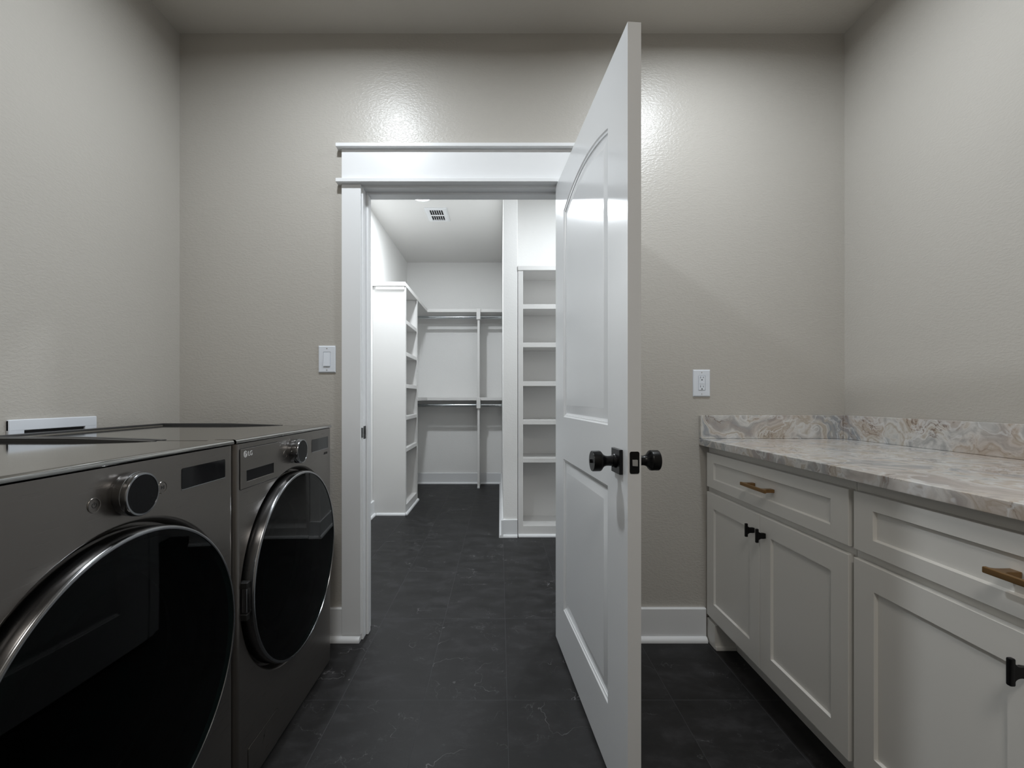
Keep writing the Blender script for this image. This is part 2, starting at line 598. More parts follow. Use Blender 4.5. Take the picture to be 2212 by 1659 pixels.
def panel_ring(x0, x1, z0, z1, rise, inset, depth, side, n=24):
    """outline of a panel, moved in by inset, at depth below the face"""
    pts = [(x0 + inset, z0 + inset), (x1 - inset, z0 + inset)]
    if rise > 0:
        xa, xb = x1 - inset, x0 + inset
        for i in range(n + 1):
            u = i / n
            x = xa + (xb - xa) * u
            v = (x - (x0 + x1) / 2) / ((x1 - x0) / 2)
            pts.append((x, z1 - rise * v * v - inset))
    else:
        pts += [(x1 - inset, z1 - inset), (x0 + inset, z1 - inset)]
    y = depth if side == 0 else DOOR_T - depth
    return [(x, y, z) for x, z in pts]


UP = (0.158, 0.737, 1.012 - DZ, 1.915 - DZ, 0.047)
LO = (0.158, 0.737, 0.209 - DZ, 0.838 - DZ, 0.0)
STEPS = [(0.0, 0.0), (0.004, 0.0035), (0.009, 0.005), (0.0095, 0.0075), (0.016, 0.010), (0.022, 0.010), (0.046, 0.0035), (0.050, 0.003)]


def door_leaf():
    b = bmesh.new()
    W_, H_ = DOOR_W, DH
    for side in (0, 1):
        y = 0.0 if side == 0 else DOOR_T

        def q(pts):
            vs = [b.verts.new((x, y, z)) for x, z in pts]
            b.faces.new(vs)
        x0, x1 = UP[0], UP[1]
        q([(0, 0), (x0, 0), (x0, H_), (0, H_)])
        q([(x1, 0), (W_, 0), (W_, H_), (x1, H_)])
        q([(x0, 0), (x1, 0), (x1, LO[2]), (x0, LO[2])])
        q([(x0, LO[3]), (x1, LO[3]), (x1, UP[2]), (x0, UP[2])])
        n = 24
        for i in range(n):
            xa, xb = x0 + (x1 - x0) * i / n, x0 + (x1 - x0) * (i + 1) / n

            def az(x):
                v = (x - (x0 + x1) / 2) / ((x1 - x0) / 2)
                return UP[3] - UP[4] * v * v
            q([(xa, az(xa)), (xb, az(xb)), (xb, H_), (xa, H_)])
    def strip(p0, p1):
        vs = [b.verts.new(p) for p in (p0[0], p0[1], p1[1], p1[0])]
        b.faces.new(vs)
    cs = [(0, 0), (W_, 0), (W_, H_), (0, H_)]
    for i in range(4):
        a, c2 = cs[i], cs[(i + 1) % 4]
        strip([(a[0], 0, a[1]), (a[0], DOOR_T, a[1])], [(c2[0], 0, c2[1]), (c2[0], DOOR_T, c2[1])])
    bmesh.ops.remove_doubles(b, verts=b.verts, dist=1e-5)
    bmesh.ops.recalc_face_normals(b, faces=b.faces)
    mb = MB()
    mb._merge(b)
    return mb


leaf = door_leaf().build('door_leaf', M['door'], door, smooth=20)
for nm, P in (('upper_panel', UP), ('lower_panel', LO)):
    mb = MB()
    for side in (0, 1):
        rings = [panel_ring(*P, ins, dep, side) for ins, dep in STEPS]
        mb.quads(rings, True, (False, True))
    po = mb.build('raised_panel', M['door'], door, smooth=20)
    po['label'] = 'arched raised panel' if nm == 'upper_panel' else 'square-cornered raised panel'

KU, KZ = 0.829, 0.9225 - DZ


def knob_profile():
    return [(0.0, 0.0), (0.0185, 0.0), (0.0185, 0.004), (0.0165, 0.0065), (0.0165, 0.010), (0.0138, 0.012), (0.0132, 0.022), (0.0138, 0.028), (0.0160, 0.033), (0.0200, 0.0375), (0.0245, 0.0405),
            (0.0268, 0.0430), (0.0275, 0.046), (0.0275, 0.0640), (0.0266, 0.0655), (0.0, 0.0655)]


for s, nm in ((-1, 'passage side'), (1, 'laundry side')):
    y0 = 0.0 if s < 0 else DOOR_T
    ks = MB()
    ks.lathe([(r, h + 0.008) for r, h in knob_profile()], axis_to((0, s, 0), (KU, y0, KZ)), 48)
    kn = ks.build('door_knob', M['black_metal'], door)
    kn['label'] = 'black flared round knob'
    ro = MB()
    ya, yb = (-0.0095, -0.0002) if s < 0 else (DOOR_T + 0.0002, DOOR_T + 0.0095)
    ro.box(KU - 0.0325, KU + 0.0325, ya, yb, KZ - 0.0325, KZ + 0.0325, 0.001)
    ro.build('rosette', M['black_metal'], kn)
    if s < 0:
        tp = MB()
        tp.lathe([(0.0, 0.0), (0.0055, 0.0), (0.0055, 0.0015), (0.0, 0.0015)], axis_to((0, -1, 0), (KU, -0.0733, KZ)), 24)
        tp.box(KU - 0.001, KU + 0.001, -0.079, -0.0737, KZ - 0.005, KZ + 0.005, 0.0006)
        tp.build('privacy_turn', M['black_metal'], kn)
lp = MB()
lp.prism(rounded_rect(0.005, 0.030, 0.9265 - DZ - 0.028, 0.9265 - DZ + 0.028, 0.005), DOOR_W + 0.0001, DOOR_W + 0.0016, YZ)
lpo = lp.build('latch_plate', M['black_metal'], door)
lpo['label'] = 'black latch plate'
lb = MB()
zc_ = 0.9265 - DZ
lb.prism([(0.0105, 0.0), (0.0225, 0.0), (0.0225, 0.009), (0.0195, 0.009), (0.0105, 0.003)], zc_ - 0.008, zc_ + 0.008,
         Matrix(((0, 1, 0, DOOR_W + 0.0015), (1, 0, 0, 0), (0, 0, 1, 0), (0, 0, 0, 1))), 0.0006)
lbo = lb.build('latch_bolt', M['nickel'], lpo)
for hz in (0.22, 1.01, 1.80):
    hg = MB()
    hg.lathe([(0, 0), (0.006, 0), (0.006, 0.09), (0, 0.09)], Matrix.Translation((-0.004, DOOR_T + 0.004, hz - 0.045)), 16)
    hg.box(-0.0012, 0.0, 0.004, DOOR_T, hz - 0.045, hz + 0.045)
    hg.build('hinge', M['black_metal'], door)


# ------------------------------------------------------------------ laundry machines
XF = -0.70                     # front plane
MW, MD_, MH = 0.676, 0.705, 0.980
HW = MW / 2
DR = 0.302                     # door radius
DZC = 0.538                    # door centre height
HOLE = 0.322


def machine_shell():
    """sides, back and bottom, rounded front edges, with the front panel and its round opening; local x = towards the room, y along the wall"""
    mb = MB()
    xf, xb = 0.0, -MD_
    rad = 0.016
    z0, z1 = 0.012, 0.9665
    path = []
    for i in range(7):
        a = PI / 2 * i / 6
        path.append((xf - rad + rad * math.cos(a), HW - rad + rad * math.sin(a)))
    path.append((xb, HW))
    path.append((xb, -HW))
    for i in range(7):
        a = -PI / 2 + PI / 2 * i / 6
        path.append((xf - rad + rad * math.cos(a), -HW + rad + rad * math.sin(a)))
    mb.quads([[(x, y, z) for x, y in path] for z in (z0, z1)], False)
    # front panel with hole
    yl, yh = -HW + rad, HW - rad
    angs = [2 * PI * i / 96 for i in range(96)]
    for cy, cz in ((yl, z0), (yh, z0), (yl, z1), (yh, z1)):
        angs.append(math.atan2(cz - DZC, cy) % (2 * PI))
    angs = sorted(set(round(a, 6) for a in angs))
    outer, rings = [], []
    for a in angs:
        ca, sa = math.cos(a), math.sin(a)
        ts = []
        if ca > 1e-9:
            ts.append(yh / ca)
        if ca < -1e-9:
            ts.append(yl / ca)
        if sa > 1e-9:
            ts.append((z1 - DZC) / sa)
        if sa < -1e-9:
            ts.append((z0 - DZC) / sa)
        tt = min(ts)
        outer.append((xf, tt * ca, DZC + tt * sa))

    def ring(r, x):
        return [(x, r * math.cos(a), DZC + r * math.sin(a)) for a in angs]
    HB = HOLE - 0.002
    rings = [outer, ring(HB + 0.001, xf), ring(HB - 0.002, xf - 0.0015), ring(HB - 0.006, xf - 0.006), ring(HB - 0.009, xf - 0.014), ring(HB - 0.012, xf - 0.030),
             ring(0.245, xf - 0.034), ring(0.238, xf - 0.050), ring(0.236, xf - 0.10)]
    mb.quads(rings, True)
    mb.box(xb + 0.01, xf - 0.01, -HW + 0.01, HW - 0.01, z0, z0 + 0.004)
    return mb


def sym_power(y, z, r, parent, name='power_symbol'):
    mb = MB()
    n = 26
    ra, rb = r, r * 0.78
    rings = []
    for i in range(n + 1):
        a = PI / 2 + math.radians(38) + (2 * PI - math.radians(76)) * i / n
        ca, sa = math.cos(a), math.sin(a)
        rings.append([(0.0003, y + ra * ca, z + ra * sa), (0.0008, y + ra * ca, z + ra * sa), (0.0008, y + rb * ca, z + rb * sa), (0.0003, y + rb * ca, z + rb * sa)])
    mb.quads(rings, True, (True, True))
    mb.box(0.0003, 0.0008, y - r * 0.12, y + r * 0.12, z + r * 0.1, z + r * 1.15)
    return mb.build(name, M['dark_mark'], parent)


def sym_play(y, z, r, parent):
    mb = MB()
    swap = Matrix(((0, 0, 1, 0), (1, 0, 0, y), (0, 1, 0, z), (0, 0, 0, 1)))
    mb.prism([(-r, -r * 0.8), (r * 0.15, 0), (-r, r * 0.8)], 0.0003, 0.0008, swap)
    mb.box(0.0003, 0.0008, y + r * 0.25, y + r * 0.5, z - r * 0.8, z + r * 0.8)
    mb.box(0.0003, 0.0008, y + r * 0.75, y + r * 1.0, z - r * 0.8, z + r * 0.8)
    return mb.build('play_symbol', M['dark_mark'], parent)


def machine(name, label, cat, yc, washer):
    t_ = thing(name, label, cat, (XF, yc, 0))
    body = machine_shell().build('body', M['steel'], t_, smooth=40)
    for fy in (-HW + 0.06, HW - 0.06):
        for fx in (-0.06, -MD_ + 0.06):
            MB().lathe([(0, 0), (0.02, 0), (0.02, 0.008), (0.012, 0.012), (0.012, 0.018)], Matrix.Translation((fx, fy, 0)), 16).build('foot', M['ridge'], t_)
    # lid: slab with rounded front lip, shallow well and ridges at the sides and back
    lid = MB()
    zl, zt = 0.9685, MH
    prof = [(-MD_, zl), (-0.002, zl)]
    for i in range(10):
        a = -PI / 2 * 0.3 + (PI / 2 * 1.3) * i / 9
        prof.append((0.0015 - 0.0075 + 0.0075 * math.cos(a), zt - 0.0075 + 0.0075 * math.sin(a)))
    prof += [(-0.0075, zt), (-0.055, zt), (-0.056, zt - 0.0003), (-0.0585, zt - 0.0022), (-0.0595, zt - 0.0025), (-MD_ + 0.03, zt - 0.0025), (-MD_ + 0.028, zt), (-MD_, zt)]
    lid.quads([[(x, y, z) for x, z in prof] for y in (-HW, HW)], True, (True, True))
    lid_o = lid.build('lid', M['top'], t_, smooth=30)
    rd = MB()
    for s in (-1, 1):
        ys = s * (HW - 0.012)
        rings = []
        for k in range(13):
            u = k / 12
            x = -0.20 - (MD_ - 0.22) * u
            h = 0.0075 * min(1, u * 2.2) ** 0.8
            wd = 0.010
            rings.append([(x, ys - wd, zt - 0.004), (x, ys - wd, zt + h - 0.002), (x, ys + wd * 0.6, zt + h - 0.001), (x, ys + wd, zt + h * 0.5 - 0.002), (x, ys + wd, zt - 0.004)])
        rd.quads(rings, True, (True, True))
    rd.box(-MD_ + 0.002, -MD_ + 0.024, -HW + 0.002, HW - 0.002, zt - 0.004, zt + 0.0062, 0.002, 2)
    rd.build('lid_ridge', M['ridge'], lid_o)
    # drum seen through the pane
    dm = MB()
    dm.lathe([(0.238, 0.10), (0.240, 0.12), (0.250, 0.125), (0.250, 0.50), (0.235, 0.53), (0.0, 0.54)], axis_to((-1, 0, 0), (0, 0, DZC)), 64)
    for k in range(3):
        a = PI / 2 + k * 2 * PI / 3 + 0.5
        ca, sa = math.cos(a), math.sin(a)
        dm.quads([[(x, 0.25 * ca - 0.03 * sa * f, DZC + 0.25 * sa + 0.03 * ca * f) for f in (-1, 1)] + [(x, 0.205 * ca + 0.012 * sa, DZC + 0.205 * sa - 0.012 * ca), (x, 0.205 * ca - 0.012 * sa, DZC + 0.205 * sa + 0.012 * ca)]
                  for x in (-0.16, -0.48)], True, (True, True))
    dm.build('drum', M['drum'], t_)
    gs = MB()
    gs.lathe([(0.235, 0.055), (0.225, 0.06), (0.215, 0.075), (0.222, 0.09), (0.236, 0.10)], axis_to((-1, 0, 0), (0, 0, DZC)), 64)
    gs.build('gasket', M['ridge'], t_)
    # round door
    dr = MB()
    ax = axis_to((1, 0, 0), (0, 0, DZC))
    dr.lathe([(DR - 0.020, -0.028), (DR - 0.004, -0.027), (DR - 0.001, -0.024), (DR, -0.010), (DR + 0.0006, 0.010), (DR, 0.0215), (DR - 0.0012, 0.0250), (DR - 0.0030, 0.0268), (DR - 0.0055, 0.0274), (DR - 0.0080, 0.0270), (DR - 0.0086, 0.0245), (DR - 0.0200, 0.020)],
             ax, 128, close=True)
    dro = dr.build('door', M['rim'], t_, smooth=50)
    dro['label'] = 'round door with dark chrome rim'
    gp = MB()
    prof = []
    for i in range(13):
        u = i / 12
        prof.append(((DR - 0.0088) * (1 - u), 0.0252 + 0.0035 * (1 - (1 - u) ** 2)))
    gp.lathe(prof, ax, 128)
    gp.build('glass', M['glass'], dro)
    ib = MB()       # inner bowl of the door
    ib.lathe([(DR - 0.021, 0.019), (DR - 0.075, 0.017), (DR - 0.082, 0.010), (DR - 0.100, -0.05), (DR - 0.125, -0.085), (0.10, -0.105), (0, -0.11)], ax, 64)
    ibo = ib.build('inner_bowl', None, dro, mats=[M['bowl']])
    hl = MB()
    za, zb = DZC - 0.052, DZC + 0.052
    hl.box(-0.020, 0.013, -DR - 0.0085, -DR + 0.010, za + 0.018, zb - 0.018, 0.003, 2)
    hl.build('pull', M['rim'], dro)
    for zz in (za, zb - 0.018):
        hn = MB()
        hn.box(-0.028, 0.016, -DR - 0.013, -DR + 0.012, zz, zz + 0.018, 0.002)
        hn.build('pull_recess', M['black'], dro)
    # knob
    kz = 0.910
    ka = axis_to((1, 0, 0), (0, 0, kz))
    kb = MB()
    kb.lathe([(0.0, 0.0002), (0.0375, 0.0002), (0.0375, 0.004), (0.0400, 0.0055), (0.0408, 0.008), (0.0412, 0.0180), (0.0402, 0.0186), (0.0402, 0.0194), (0.0410, 0.020), (0.0408, 0.027), (0.0395, 0.0295), (0.0365, 0.0298), (0.0362, 0.0285), (0, 0.0285)], ka, 64)
    kbo = kb.build('dial', M['rim'], t_, smooth=40)
    MB().lathe([(0, 0.0286), (0.0360, 0.0286), (0.0358, 0.0292), (0, 0.0292)], ka, 48).build('dial_face', M['knob_face'], kbo)
    # display
    ds = MB()
    y0, y1, z0, z1 = 0.143, 0.300, 0.889, 0.935
    ds.prism(rounded_rect(y0, y1, z0, z1, 0.004), 0.0001, 0.0007, YZ)
    ds.build('display', M['display'], t_, smooth=0)
    ed = MB()
    ed.box(0.0001, 0.0013, y0 - 0.0005, y1 + 0.0005, z0 - 0.0022, z0 - 0.0002, 0.0003)
    ed.build('display_edge', M['rim'], t_)

    def button(y, z, r, nm):
        bb = MB()
        bb.lathe([(r * 0.88, 0.0002), (r * 0.88, 0.0010), (r, 0.0012), (r * 1.04, 0.0002)], axis_to((1, 0, 0), (0, y, z)), 40)
        bb.lathe([(r * 0.86, 0.0002), (r * 0.8, 0.0004), (0, 0.0005)], axis_to((1, 0, 0), (0, y, z)), 40)
        return bb.build(nm, M['steel_smooth'], t_)
    if washer:
        b1 = button(-0.064, 0.907, 0.0125, 'button')
        b2 = button(0.087, 0.905, 0.0125, 'button')
        sym_play(0.087, 0.905, 0.0045, b2)
        gap = MB()
        gap.prism(rounded_rect(-0.3235, -0.1125, 0.8410, 0.9535, 0.006), 0.0001, 0.0005, YZ)
        dw = MB()
        # drawer front with a cut-through grip: four rails round the slot
        ya, yb, zaa, zbb = -0.3215, -0.1145, 0.8430, 0.9515
        sa, sb, za_, zb_ = -0.292, -0.142, 0.860, 0.8905
        dw.box(0.0004, 0.0022, ya, yb, zb_, zbb, 0.0006)
        dw.box(0.0004, 0.0022, ya, yb, zaa, za_, 0.0006)
        dw.box(0.0004, 0.0022, ya, sa, za_ - 0.0004, zb_ + 0.0004)
        dw.box(0.0004, 0.0022, sb, yb, za_ - 0.0004, zb_ + 0.0004)
        dwo = dw.build('detergent_drawer', M['steel_smooth'], t_)
        gap.build('drawer_gap', M['black'], dwo, smooth=0)
        MB().box(0.0006, 0.0012, sa, sb, za_, zb_).build('grip_slot', M['display'], dwo)
        # emblem: ring with the two letters drawn as strokes, then the wordmark
        lg = MB()
        ey, ez, er = -0.2975, 0.9365, 0.0088
        n = 40
        rings = []
        for i in range(n + 1):
            a = math.radians(20) + 2 * PI * i / n
            ca, sa2 = math.cos(a), math.sin(a)
            rings.append([(0.0022, ey + er * k * ca, ez + er * k * sa2) for k in (1.0, 0.84)] + [(0.0027, ey + er * k * ca, ez + er * k * sa2) for k in (0.84, 1.0)])
        lg.quads(rings, True)
        rings = []
        for i in range(31):                                   # inner open arc
            a = math.radians(95) + math.radians(265) * i / 30
            ca, sa2 = math.cos(a), math.sin(a)
            rings.append([(0.0022, ey + er * k * ca, ez + er * k * sa2) for k in (0.66, 0.5)] + [(0.0027, ey + er * k * ca, ez + er * k * sa2) for k in (0.5, 0.66)])
        lg.quads(rings, True, (True, True))
        lg.box(0.0022, 0.0027, ey + er * 0.05, ey + er * 0.66, ez - er * 0.08, ez + er * 0.08)
        lg.box(0.0022, 0.0027, ey - er * 0.08, ey + er * 0.08, ez - er * 0.36, ez + er * 0.42)
        lg.box(0.0022, 0.0027, ey - er * 0.08, ey + er * 0.28, ez - er * 0.36, ez - er * 0.22)
        lg.lathe([(0, 0.0022), (er * 0.13, 0.0022), (er * 0.13, 0.0027), (0, 0.0027)], axis_to((1, 0, 0), (0, ey - er * 0.38, ez + er * 0.34)), 12)
        lg.build('emblem', M['mark'], dwo, smooth=0)
        text_mesh('lettering', 'LG', 0.0185, M['mark'], dwo, Matrix(((0, 0, 1, 0.0023), (1, 0, 0, -0.2850), (0, 1, 0, 0.9302), (0, 0, 0, 1))))
        text_mesh('lettering', 'AI DD', 0.0135, M['dark_mark'], t_, Matrix(((0, 0, 1, 0.0004), (1, 0, 0, 0.258), (0, 1, 0, 0.8655), (0, 0, 0, 1))))
        # pump filter flap low on the front
        fl = MB()
        fl.prism(rounded_rect(-0.283, -0.113, 0.010, 0.118, 0.010), 0.0001, 0.0005, YZ)
        flg = MB()
        flg.prism(rounded_rect(-0.2815, -0.1145, 0.0125, 0.1165, 0.009), 0.0004, 0.0018, YZ, 0.0005)
        flo = flg.build('filter_flap', M['steel'], t_)
        fl.build('flap_gap', M['black'], flo, smooth=0)
        zb = MB()
        zb.prism([(-0.210, 0.075), (-0.198, 0.088), (-0.202, 0.090), (-0.190, 0.104), (-0.200, 0.094), (-0.196, 0.092)], 0.0017, 0.0021, YZ)
        zb.build('bolt_mark', M['black'], flo, smooth=0)
    else:
        b1 = button(-0.071, 0.905, 0.0125, 'button')
        sym_power(-0.071, 0.905, 0.0048, b1)
        b2 = button(0.087, 0.905, 0.0125, 'button')
        sym_play(0.087, 0.905, 0.0045, b2)
    return t_


M['steel_smooth'] = new_mat('graphite_steel_trim', (0.212, 0.195, 0.18), 0.28, 0.9)
m = bpy.data.materials.new('tinted_bowl')
m.use_nodes = True
t = m.node_tree
t.nodes.remove(t.nodes['Principled BSDF'])
tr = t.nodes.new('ShaderNodeBsdfTransparent')
tr.inputs[0].default_value = (0.55, 0.68, 0.66, 1)
gl = t.nodes.new('ShaderNodeBsdfGlossy')
gl.inputs['Roughness'].default_value = 0.08
fr = t.nodes.new('ShaderNodeFresnel')
fr.inputs[0].default_value = 1.5
mx = t.nodes.new('ShaderNodeMixShader')
t.links.new(fr.outputs[0], mx.inputs[0])
t.links.new(tr.outputs[0], mx.inputs[1])
t.links.new(gl.outputs[0], mx.inputs[2])
t.links.new(mx.outputs[0], t.nodes['Material Output'].inputs[0])
M['bowl'] = m

machine('washing_machine', 'graphite front-load washer with detergent drawer, beside the door casing', 'washing machine', 1.535, True)
machine('tumble_dryer', 'graphite front-load dryer nearest the camera, without a detergent drawer', 'dryer', 0.849, False)

# laundry outlet box in the wall behind the machines
ob = thing('outlet_box', 'white laundry outlet box with open slot on wall above the machines', 'outlet box', (XL, 1.465, 0.95))
y0, y1, z0, z1 = 1.322, 1.612, 0.86, 1.026
mb = MB()
o0, o1, oz0, oz1 = y0 + 0.045, y1 - 0.045, 0.885, 0.992
mb.box(XL, XL + 0.009, y0, y1, oz1, z1, 0.002)
mb.box(XL, XL + 0.009, y0, y1, z0, oz0, 0.002)
mb.box(XL, XL + 0.0088, y0, o0, z0 + 0.002, z1 - 0.002, 0.0015)
mb.box(XL, XL + 0.0088, o1, y1, z0 + 0.002, z1 - 0.002, 0.0015)
mb.build('faceplate', M['plate'], ob, True)
MB().box(XL + 0.0002, XL + 0.002, o0 - 0.002, o1 + 0.002, oz0 - 0.002, oz1 + 0.002).build('opening', M['dark_void'], ob, True)


# ------------------------------------------------------------------ base cabinets and stone counter
FX = 0.925            # face of the doors
CXF = 0.944           # face frame


def shaker(mb, y0, y1, z0, z1, top, bot, sl, sr, x=FX, th=0.019, rec=0.008):
    """recessed-panel front facing -X; rails and stiles round a sunk panel"""
    e, k = 0.0012, 0.0032

    def loop(dy, dz, xx, inner=False):
        if inner:
            return [(xx, y0 + sl + dy, z0 + bot + dz), (xx, y1 - sr - dy, z0 + bot + dz), (xx, y1 - sr - dy, z1 - top - dz), (xx, y0 + sl + dy, z1 - top - dz)]
        return [(xx, y0 + dy, z0 + dz), (xx, y1 - dy, z0 + dz), (xx, y1 - dy, z1 - dz), (xx, y0 + dy, z1 - dz)]
    mb.quads([loop(0, 0, x + th), loop(0, 0, x + e), loop(e, e, x), loop(0, 0, x, True), loop(k, k, x + rec, True)], True, (True, True))
    return mb


def t_knob(y, z, parent):
    """black T knob: upright bar on a flared stem"""
    mb = MB()
    hw = 0.0045
    mb.box(FX - 0.034, FX - 0.024, y - hw, y + hw, z - 0.0245, z + 0.0245, 0.0025, 2)
    # flared stem, a silhouette in XZ given the thickness of the bar
    pts = [(FX - 0.0005, -0.0085), (FX - 0.0005, 0.0085), (FX - 0.010, 0.0100)]
    n = 6
    for i in range(n + 1):
        a = PI / 2 * i / n
        pts.append((FX - 0.0255 + 0.012 * (1 - math.sin(a)), 0.0095 + 0.008 * (1 - math.cos(a))))
    for i in range(n, -1, -1):
        a = PI / 2 * i / n
        pts.append((FX - 0.0255 + 0.012 * (1 - math.sin(a)), -0.0095 - 0.008 * (1 - math.cos(a))))
    pts.append((FX - 0.010, -0.0100))
    mat = Matrix(((1, 0, 0, 0), (0, 0, 1, 0), (0, 1, 0, z), (0, 0, 0, 1)))
    mb.prism(pts, y - 0.0042, y + 0.0042, mat)
    o = mb.build('knob', M['black_metal'], parent, True)
    o['label'] = 'black T-shaped knob'
    return o


def brass_pull(yc, z, parent, half=0.078):
    mb = MB()
    mb.box(FX - 0.034, FX - 0.026, yc - half, yc + half, z - 0.0045, z + 0.0075, 0.002, 2)
    for s in (-1, 1):
        pts = []
        ya = yc + s * (half - 0.020)
        prof = [(FX + 0.007, -0.010), (FX + 0.007, 0.010), (FX - 0.014, 0.0095), (FX - 0.020, 0.0100), (FX - 0.025, 0.0120), (FX - 0.028, 0.0155), (FX - 0.028, -0.014), (FX - 0.020, -0.0105)]
        mat = Matrix(((1, 0, 0, 0), (0, s, 0, ya), (0, 0, 1, 0), (0, 0, 0, 1)))
        mb.prism(prof, z - 0.0042, z + 0.0072, mat, 0.0008)
    o = mb.build('pull', M['brass'], parent, True)
    o['label'] = 'brushed brass bar pull'
    return o


def base_cabinet(label, y0, y1, end_left):
    """y0 nearer the camera, y1 further away"""
    t_ = thing('base_cabinet', label, 'cabinet', (CXF, (y0 + y1) / 2, 0), group='shaker base cabinets under the counter')
    mb = MB()
    mb.box(CXF, XR - 0.002, y0, y1, 0.105, 0.8775)
    mb.build('carcass', M['cabinet'], t_, True, smooth=0)
    tk = MB()
    tk.box(1.02, 1.036, y0, y1, 0.0, 0.105)
    if end_left:
        tk.box(0.931, 1.02, y1 - 0.075, y1, 0.0, 0.105, 0.001)
        tk.box(0.931, 1.02, y1 - 0.088, y1 - 0.075, 0.0, 0.018, 0.004, 2)
        tk.box(CXF, CXF + 0.02, y1, D - 0.001, 0.0, 0.8775, 0.001)
    tk.build('toe_kick', M['cabinet'], t_, True)
    ga, gb = y0 + 0.004, y1 - 0.0115
    d = shaker(MB(), ga, gb, 0.697, 0.848, 0.039, 0.039, 0.065, 0.061).build('drawer', M['cabinet'], t_, True)
    brass_pull((ga + gb) / 2 + (-0.008 if end_left else 0.0), 0.772, d)
    mid = (ga + gb) / 2
    for lo, hi, ky in ((mid + 0.0012, gb, mid + 0.0012 + 0.033), (ga, mid - 0.0012, mid - 0.0012 - 0.033)):
        dd = shaker(MB(), lo, hi, 0.126, 0.674, 0.065, 0.069, 0.064, 0.064).build('door', M['cabinet'], t_, True)
        t_knob(ky, 0.610, dd)
    return t_


base_cabinet('white shaker cabinet standing against the doorway wall, drawer over two doors', 1.194, 2.030, True)
base_cabinet('white shaker cabinet nearest the camera, cut off by the right edge of the view', 0.330, 1.1925, False)

ct = thing('countertop', 'swirled grey and rose stone countertop on the white cabinets', 'countertop', (1.2, 1.2, 0.878))
mb = MB()
mb.box(0.899, XR - 0.0005, 0.318, D - 0.0005, 0.8778, 0.908, 0.0025, 2)
mb.build('slab', M['stone'], ct, True)
MB().box(0.899, XR - 0.021, D - 0.0205, D - 0.0005, 0.9082, 1.013, 0.002, 2).build('backsplash', M['stone'], ct, True)
MB().box(XR - 0.0205, XR - 0.0005, 0.318, D - 0.0005, 0.9082, 1.013, 0.002, 2).build('backsplash', M['stone'], ct, True)

# ------------------------------------------------------------------ wall plates
sw = thing('light_switch', 'white rocker light switch on wall left of the doorway', 'light switch', (-0.812, D, 1.265))


def plate_mesh(xc, zc, wd=0.077, ht=0.121):
    mb = MB()
    y = D
    a, c2 = wd / 2, ht / 2
    o1, o2 = 0.0165, 0.0335
    for ring_ in (0,):
        outer = [(-a, -c2), (a, -c2), (a, c2), (-a, c2)]
    rings = []
    for sx_, dep in ((0.0, 0.0), (0.0, 0.0032), (0.0030, 0.0062)):
        rings.append([(xc + x - math.copysign(sx_, x), y - dep, zc + z - math.copysign(sx_ * 1.4, z)) for x, z in outer])
    inner = [(-o1, -o2), (o1, -o2), (o1, o2), (-o1, o2)]
    rings.append([(xc + x, y - 0.0066, zc + z) for x, z in inner])
    rings.append([(xc + x, y - 0.0040, zc + z) for x, z in inner])
    mb.quads(rings, True, (False, True))
    return mb


def screws(parent, xc, zc):
    for s in (-1, 1):
        sm = MB()
        sm.lathe([(0, -0.001), (0.0026, -0.001), (0.0026, 0.0005), (0, 0.0009)], axis_to((0, -1, 0), (xc, D - 0.0066, zc + s * 0.0485)), 16)
        sm.build('screw', M['nickel'], parent, True)


sxc, szc = -0.780, 1.2655
sp_ = plate_mesh(sxc, szc).build('plate', M['plate'], sw, True, smooth=20)
screws(sp_, sxc, szc)
rk = MB()
rk.quads([[(sxc - 0.0150, D - 0.0041, szc + z), (sxc - 0.0150, D - y_, szc + z), (sxc + 0.0150, D - y_, szc + z), (sxc + 0.0150, D - 0.0041, szc + z)]
          for z, y_ in ((-0.0315, 0.0105), (0.0, 0.0085), (0.0315, 0.0062))], True, (True, True))
rk.build('rocker', M['plate'], sw, True, smooth=10)

ot = thing('wall_outlet', 'white two-socket wall outlet above the stone backsplash', 'outlet', (0.909, D, 1.157))
oxc, ozc = 0.9095, 1.1575
op = plate_mesh(oxc, ozc).build('plate', M['plate'], ot, True, smooth=20)
screws(op, oxc, ozc)
rc = MB()
rc.box(oxc - 0.0152, oxc + 0.0152, D - 0.0082, D - 0.0041, ozc - 0.0320, ozc + 0.0320, 0.0015)
rc_o = rc.build('receptacle', M['plate'], ot, True)
for s in (1, -1):
    zz = ozc + s * 0.0205 + 0.002
    so = MB()
    so.box(oxc - 0.0072, oxc - 0.0055, D - 0.0085, D - 0.0081, zz - 0.001, zz + 0.008)
    so.box(oxc + 0.0055, oxc + 0.0072, D - 0.0085, D - 0.0081, zz, zz + 0.007)
    so.lathe([(0, 0), (0.0027, 0), (0.0027, 0.0004), (0, 0.0004)], axis_to((0, -1, 0), (oxc, D - 0.0081, zz - 0.0080)), 16)
    so.build('socket_slots', M['black'], rc_o, True, smooth=0)
bt = MB()
bt.box(oxc - 0.011, oxc - 0.0008, D - 0.0090, D - 0.0081, ozc - 0.0042, ozc + 0.0042, 0.0004)
bt.box(oxc + 0.0008, oxc + 0.011, D - 0.0090, D - 0.0081, ozc - 0.0042, ozc + 0.0042, 0.0004)
bt.build('test_buttons', M['plate'], rc_o, True)

# ------------------------------------------------------------------ closet
# continuous high shelf: over the tower, along the left wall and across the far wall
TX, TY0, TY1 = -0.883, 4.200, 4.820      # left tower front plane and its two ends
SHY = 5.457                              # front edge of the far-wall shelves
ZS = [0.619, 0.921, 1.223, 1.526, 1.829]
SHT = 0.037


def shelf_board(t_, x0, x1, y0, y1, z, name='shelf'):
    MB().box(x0, x1, y0, y1, z - SHT, z, 0.0015).build(name, M['shelf'], t_, True)


